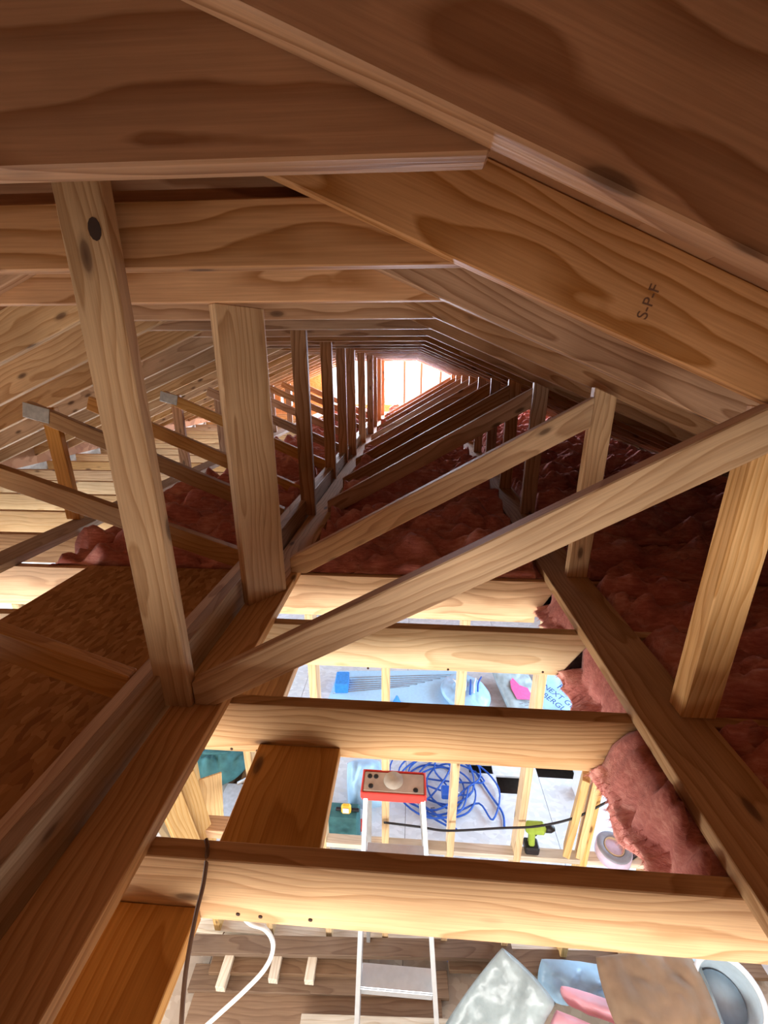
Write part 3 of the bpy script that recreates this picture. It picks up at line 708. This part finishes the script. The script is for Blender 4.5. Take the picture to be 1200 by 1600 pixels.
# ------------------------------------------------------------------ floor of the next room
def floor_px(x, y, dz=0.): return onZ(x, y, F0+dz)
for i in range(7):
    a = floor_px(520+3*i, 1083-4*i, .006); b_ = floor_px(640+12*i, 1072-3*i, .006)
    o = tube('metal_rod', [a, (a+b_)/2, b_], .006, 'steel', seg=6, sub=2); tag(o, f'thin steel rod on the blue sky-reflection sheet, {ORD[i]} of the bundle' if i else 'thin steel rod on the blue sky-reflection sheet nearest the camera', 'rod', 'steel rods on the far floor')
o = beam('blue_box', floor_px(527, 1066, .07)-Vector((.02, 0, 0)), floor_px(545, 1066, .07), .25, .14, 'blue_bright', bev=.012); tag(o, 'small bright blue box on the far floor left of the rods', 'box')
o = lathe('blue_cone', [(0, 0), (.05, 0), (.05, .015), (.012, .11), (0, .115)], floor_px(620, 1099, 0), 'blue_bright', seg=18); tag(o, 'small blue cone cap on the floor right of a stud', 'cap')
# round clear bag with bits in it
bp_ = floor_px(727, 1082, .10); rb = empty('round_bag', (bp_.x, bp_.y, F0)); tag(rb, 'round clear plastic bag of blue fittings on the far floor', 'bag')
pillow('bag_skin', bp_, (.56, .66, .16), (0, 0, .6), 'poly_blue', rb, 3, wr=.04, disc=True)
for i in range(6):
    a = bp_+Vector((-.12+.05*i, -.16+.03*(i % 3), .11)); tube('fitting', [a, a+Vector((.02, .12, .02)), a+Vector((-.02+.02*i, .26, .0))], .010, 'blue_hose' if i % 2 else 'white_plastic', rb, seg=6, sub=3)
def printed_bag(name, px, py, size, rot, mat, seed, lab, words, dzz):
    p = floor_px(px, py, dzz); e = empty(name, (p.x, p.y, F0)); tag(e, lab, 'bag')
    b0 = pillow('bag_skin', p, size, rot, mat, e, seed, wr=.02, sharp=4)
    from mathutils import Euler
    for body, sz, off, m_ in words:
        M = Euler(rot).to_matrix().to_4x4(); M.translation = p+M.to_3x3() @ Vector((off[0], off[1], size[2]/2+.022))+Vector((0, 0, ZC))
        text('lettering', body, sz, M, m_, e)
    return e
wb = printed_bag('insulation_bag', 812, 1084, (.46, .80, .12), (.25, 0, .25), 'poly_white', 5, 'white plastic bag with a pink printed patch on the far floor', [], .14)
from mathutils import Euler
Mb = Euler((.25, 0, .25)).to_matrix().to_4x4(); pb0 = floor_px(812, 1084, .14)
def flat_patch(name, poly, M, mat, par):
    bm = bmesh.new(); a = [bm.verts.new((x, y, 0)) for x, y in poly]; b_ = [bm.verts.new((x, y, .0012)) for x, y in poly]
    bm.faces.new(a[::-1]); bm.faces.new(b_)
    for i in range(len(a)): bm.faces.new((a[i], a[(i+1) % len(a)], b_[(i+1) % len(a)], b_[i]))
    return link(name, mesh(name, bm), mat, par, mw=M)
Mb.translation = pb0+Mb.to_3x3() @ Vector((-.02, .02, .095))+Vector((0, 0, ZC))
flat_patch('printed_patch', [(-.09, -.14), (.11, -.18), (.10, -.02), (.02, .03), (-.02, .14), (-.07, .10), (-.10, .0)], Mb, 'letter_pink', wb)
for k_ in range(4):
    Mk = Mb.copy(); Mk.translation = Mb.translation+Mb.to_3x3() @ Vector((.0, -.21-.03*(k_ % 2)-.0, .004))
    flat_patch('print_line', [(-.09+.05*k_, 0), (-.05+.05*k_, 0), (-.05+.05*k_, .012), (-.09+.05*k_, .012)], Mk, 'letter_grey', wb)
tb = printed_bag('insulation_bag', 884, 1080, (.70, .9, .14), (.25, 0, -.30), 'poly_blue', 8, 'blue plastic wrapper with dark printed words by the pink batt end', [], .16)
pt0 = floor_px(879, 1093, .255)
for body, sz, off in (('PINK', .13, .11), ('NEXT GEN', .10, -.02), ('FIBERGLAS', .10, -.13)):
    Mt = Euler((.12, 0, -.95)).to_matrix().to_4x4(); Mt.translation = pt0+Mt.to_3x3() @ Vector((0, off, .03))+Vector((0, 0, ZC)); text('lettering', body, sz, Mt, 'letter_navy', tb)
Mt = Euler((.12, 0, -.95)).to_matrix().to_4x4(); Mt.translation = pt0+Mt.to_3x3() @ Vector((-.05, .25, .03))+Vector((0, 0, ZC))
flat_patch('printed_bar', [(-.1, -.03), (.1, -.03), (.1, .03), (-.1, .03)], Mt, 'letter_navy', tb)
# blue sheet added as the sky's reflection under the rods, stamps on the sub-floor
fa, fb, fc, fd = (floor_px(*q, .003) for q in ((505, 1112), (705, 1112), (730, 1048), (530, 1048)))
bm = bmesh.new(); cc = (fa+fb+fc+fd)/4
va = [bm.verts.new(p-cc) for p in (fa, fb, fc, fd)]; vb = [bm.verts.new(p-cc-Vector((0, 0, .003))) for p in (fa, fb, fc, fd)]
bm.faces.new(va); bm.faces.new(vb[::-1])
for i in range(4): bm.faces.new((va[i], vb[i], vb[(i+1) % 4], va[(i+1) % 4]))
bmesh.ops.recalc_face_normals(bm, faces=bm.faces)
tag(link('sky_reflect_sheet', mesh('sky_reflect_sheet', bm), 'sky_reflect_blue', loc=cc+Vector((0, 0, ZC))), 'light blue sheet added as a painted sky reflection on the far floor under the steel rods', 'sheet')
Ms = Matrix.Rotation(.15, 4, 'Z'); Ms.translation = floor_px(672, 1270, .002)+Vector((0, 0, ZC)); text('floor_stamp', '25', .13, Ms, 'letter_grey', fl)
pc = floor_px(925, 1205, .3)
bc = empty('white_carton', (pc.x, pc.y, F0)); tag(bc, 'white carton with purple lettering standing right of the leaning boards', 'carton')
beam('carton_body', (pc.x, pc.y, F0), (pc.x, pc.y, F0+.45), .24, .16, 'white_plastic', bc, up=(0, 1, 0), bev=.004)
Mc = Euler((math.pi/2, 0, 0)).to_matrix().to_4x4(); Mc.translation = Vector((pc.x, pc.y-.082, F0+.3+ZC)); text('lettering', 'S8', .15, Mc, 'letter_purple', bc)
# things left of the ladder
p = floor_px(540, 1262, .415)
tm = empty('tape_measure', (p.x, p.y, F0+.34)); tag(tm, 'yellow and white tape measure beside the wide plank', 'tape measure')
# crate it stands on
cr = Vector((p.x+.06, p.y+.03, F0))
o = empty('tool_case', (cr.x, cr.y, F0)); tag(o, 'dark green tool case on the floor left of the ladder', 'case')
bx = beam('case_body', (cr.x-.26, cr.y, F0+.17), (cr.x+.05, cr.y, F0+.17), .16, .34, 'teal_canvas', o, bev=.02)
beam('latch', (cr.x-.1, cr.y-.155, F0+.25), (cr.x-.03, cr.y-.155, F0+.25), .012, .05, 'steel', o)
beam('handle', (cr.x-.15, cr.y, F0+.355), (cr.x+.05, cr.y, F0+.355), .03, .02, 'black_rubber', o, bev=.006)
beam('body', (p.x-.035, p.y, p.z-.01), (p.x+.045, p.y, p.z-.01), .05, .08, 'yellow', tm, bev=.014)
beam('face', (p.x-.02, p.y-.027, p.z), (p.x+.03, p.y-.027, p.z), .006, .05, 'white_plastic', tm, bev=.003)
q = floor_px(562, 1252, .3)
o = pillow('blue_pack', (q.x+.02, q.y+.25, F0+.2), (.34, .4, .3), (.3, .1, .2), 'poly_blue', seed=6, wr=.05); tag(o, 'crumpled light blue plastic pack behind the tool case', 'pack')
q = floor_px(552, 1296, .0)
o = empty('angle_grinder', (q.x, q.y, F0)); tag(o, 'black and red power tool on the floor below the tool case', 'power tool')
beam('body', (q.x-.12, q.y, F0+.06), (q.x+.02, q.y, F0+.06), .075, .075, 'black_rubber', o, bev=.02)
beam('gear_head', (q.x+.02, q.y, F0+.06), (q.x+.10, q.y, F0+.06), .085, .08, 'red_plastic', o, bev=.02)
lathe('disc', [(0, 0), (.055, 0), (.055, .006), (0, .006)], (q.x-.03, q.y, F0+.10), 'steel', o, seg=24)
# canvas bag, grey slab, pry bar at far left
q = floor_px(342, 1188, .16)
cb = empty('canvas_bag', (q.x, q.y, F0)); tag(cb, 'dark teal canvas bag slumped on the floor at left', 'bag')
pillow('bag_body', (q.x, q.y, F0+.18), (.62, .52, .36), (.1, .05, .3), 'teal_canvas', cb, 9, wr=.09, disc=True)
tube('strap', [(q.x-.15, q.y-.1, F0+.36), (q.x, q.y-.15, F0+.42), (q.x+.15, q.y-.08, F0+.36)], .014, 'teal_canvas', cb, seg=6)
q = floor_px(378, 1262, .05)
o = beam('grey_slab', (q.x-.22, q.y, F0+.04), (q.x+.30, q.y, F0+.04), .42, .08, 'grey_slab', bev=.006); tag(o, 'grey flat slab on the floor left of the wide plank', 'slab')
P = [onY(*a, 1.82) for a in ((372, 1224), (388, 1216), (402, 1208), (410, 1188), (418, 1176))]
tag(tube('pry_bar', P, .010, 'steel', seg=8), 'bent dark steel pry bar hanging against a stud', 'pry bar')
for k_, (a, b_) in enumerate((((352, 1275), (372, 1205)), ((368, 1240), (392, 1190)))):
    o = beam('floor_board', floor_px(*a, .03), floor_px(*b_, .03), .12, .04, 'old_wood'); tag(o, ('brown board on the floor leading from the grey slab', 'brown board on the floor between the grey slab and the canvas bag')[k_], 'board', 'lumber on the floor')
# rough door frame at the left of the opening
df = struct(empty('door_1', (-1.35, 1.6, F0)))
beam('jamb', onY(285, 1215, 1.65), onY(322, 1325, 1.65), .04, .12, 'pine_pale', df, up=(.5, 1, 0))
beam('jamb', onY(262, 1240, 1.55), onY(305, 1345, 1.55), .04, .11, 'pine_pale', df, up=(.5, 1, 0))
beam('header', onY(310, 1290, 1.70), onY(400, 1296, 1.70), .09, .06, 'pine', df)
beam('panel', onY(320, 1215, 1.95), onY(325, 1290, 1.95), .012, .20, 'pine_pale', df, up=(1, .6, 0))
beam('frame_rail', onY(236, 1275, 1.5), onY(262, 1320, 1.5), .05, .06, 'aluminium', df, up=(0, 1, 0))

# ------------------------------------------------------------------ lumber and packs at the bottom
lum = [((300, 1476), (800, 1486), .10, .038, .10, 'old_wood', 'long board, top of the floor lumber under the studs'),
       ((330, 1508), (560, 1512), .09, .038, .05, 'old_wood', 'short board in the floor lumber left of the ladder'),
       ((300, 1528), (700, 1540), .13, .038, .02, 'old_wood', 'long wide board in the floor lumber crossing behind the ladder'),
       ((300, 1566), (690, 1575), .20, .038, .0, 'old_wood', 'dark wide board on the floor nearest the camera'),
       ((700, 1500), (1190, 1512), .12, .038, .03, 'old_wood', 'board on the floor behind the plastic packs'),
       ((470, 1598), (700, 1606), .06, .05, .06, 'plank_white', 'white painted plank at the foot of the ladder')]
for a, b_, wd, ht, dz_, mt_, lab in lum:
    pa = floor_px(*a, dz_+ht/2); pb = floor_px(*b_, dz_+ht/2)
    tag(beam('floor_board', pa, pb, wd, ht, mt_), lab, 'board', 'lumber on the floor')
for x, y in ((432, 1508), (487, 1510), (352, 1520)):
    q = floor_px(x, y, .09); o = beam('offcut', q-Vector((0, .08, 0)), q+Vector((0, .08, 0)), .06, .05, 'plank_white'); tag(o, {432: 'pale offcut lying on the floor lumber, middle of three', 487: 'pale offcut lying on the floor lumber nearest the ladder', 352: 'pale offcut lying on the floor lumber by the dangling wire'}[x], 'offcut', 'offcuts on the floor lumber')
def soft(name, px, py, dzz, size, rot, mat, seed, lab, cat, **k):
    q = floor_px(px, py, dzz); return tag(pillow(name, q, size, rot, mat, seed=seed, **k), lab, cat)
def corner_pack(name, A, B, D, th, mat, seed, lab, cat, **k):
    A, B, D = (onZ(p[0], p[1], F0+p[2]) for p in (A, B, D))
    u, v = B-A, D-A
    if u.cross(v).z < 0: u, v = v, u
    return tag(pillow(name, A+(u+v)/2, (u.length, v.length, th), (0, 0, 0), mat, seed=seed, axes=(u, v), **k), lab, cat)
corner_pack('plastic_pack', (785, 1474, .62), (686, 1608, .30), (874, 1566, .42), .05, 'poly_white', 21, 'clear plastic pack with a sharp upper corner right of the ladder', 'pack', sharp=7, wr=.02, freq=7)
corner_pack('plastic_pack', (842, 1496, .20), (838, 1560, .05), (990, 1515, .20), .16, 'poly_blue', 22, 'pale blue plastic pack behind the pink packs', 'pack', sharp=3, wr=.05, freq=9)
corner_pack('insulation_pack', (872, 1538, .36), (880, 1566, .30), (1050, 1600, .36), .10, 'poly_pink', 23, 'plastic wrapped pink insulation pack, upper of two', 'pack', sharp=4, freq=8)
corner_pack('insulation_pack', (866, 1574, .40), (850, 1640, .28), (1010, 1640, .40), .10, 'poly_pink', 24, 'plastic wrapped pink insulation pack at the bottom edge', 'pack', sharp=4, freq=8)
corner_pack('paper_sack', (925, 1492, .55), (1078, 1484, .55), (965, 1622, .48), .10, 'brown_paper', 25, 'large brown paper sack leaning between the packs and bucket', 'sack', sharp=6, wr=.05, freq=5)
corner_pack('white_sheet', (1072, 1482, .50), (1082, 1482, .48), (1135, 1640, .46), .02, 'poly_white', 26, 'thin white plastic strip between the sack and the bucket', 'strip', sharp=9, wr=.01)
q = floor_px(1140, 1555, .55)
bk = empty('bucket', (q.x, q.y, F0)); tag(bk, 'white plastic bucket tipped toward the camera at bottom right', 'bucket')
ax = Vector((-.12, -.30, .95))
lathe('shell', [(0, -.30), (.125, -.30), (.155, .0), (.165, .0), (.165, -.03), (.158, -.03), (.150, -.008), (.145, 0), (.118, -.285), (0, -.285)], q, 'bucket_white', bk, axis=ax, seg=40)
lathe('rim', [(.146, -.006), (.172, -.006), (.174, .008), (.148, .008)], q, 'white_plastic', bk, axis=ax, seg=40, closed=True)
lathe('contents', [(0, -.16), (.12, -.16), (.12, -.15), (0, -.13)], q, 'bucket_white', bk, axis=ax, seg=24)
# stand under the bucket so it rests on something
o = beam('floor_block', (q.x-.2, q.y+.08, F0+.12), (q.x+.2, q.y+.08, F0+.12), .3, .24, 'pine_grey'); tag(o, 'stacked timber block under the tipped white bucket', 'block')
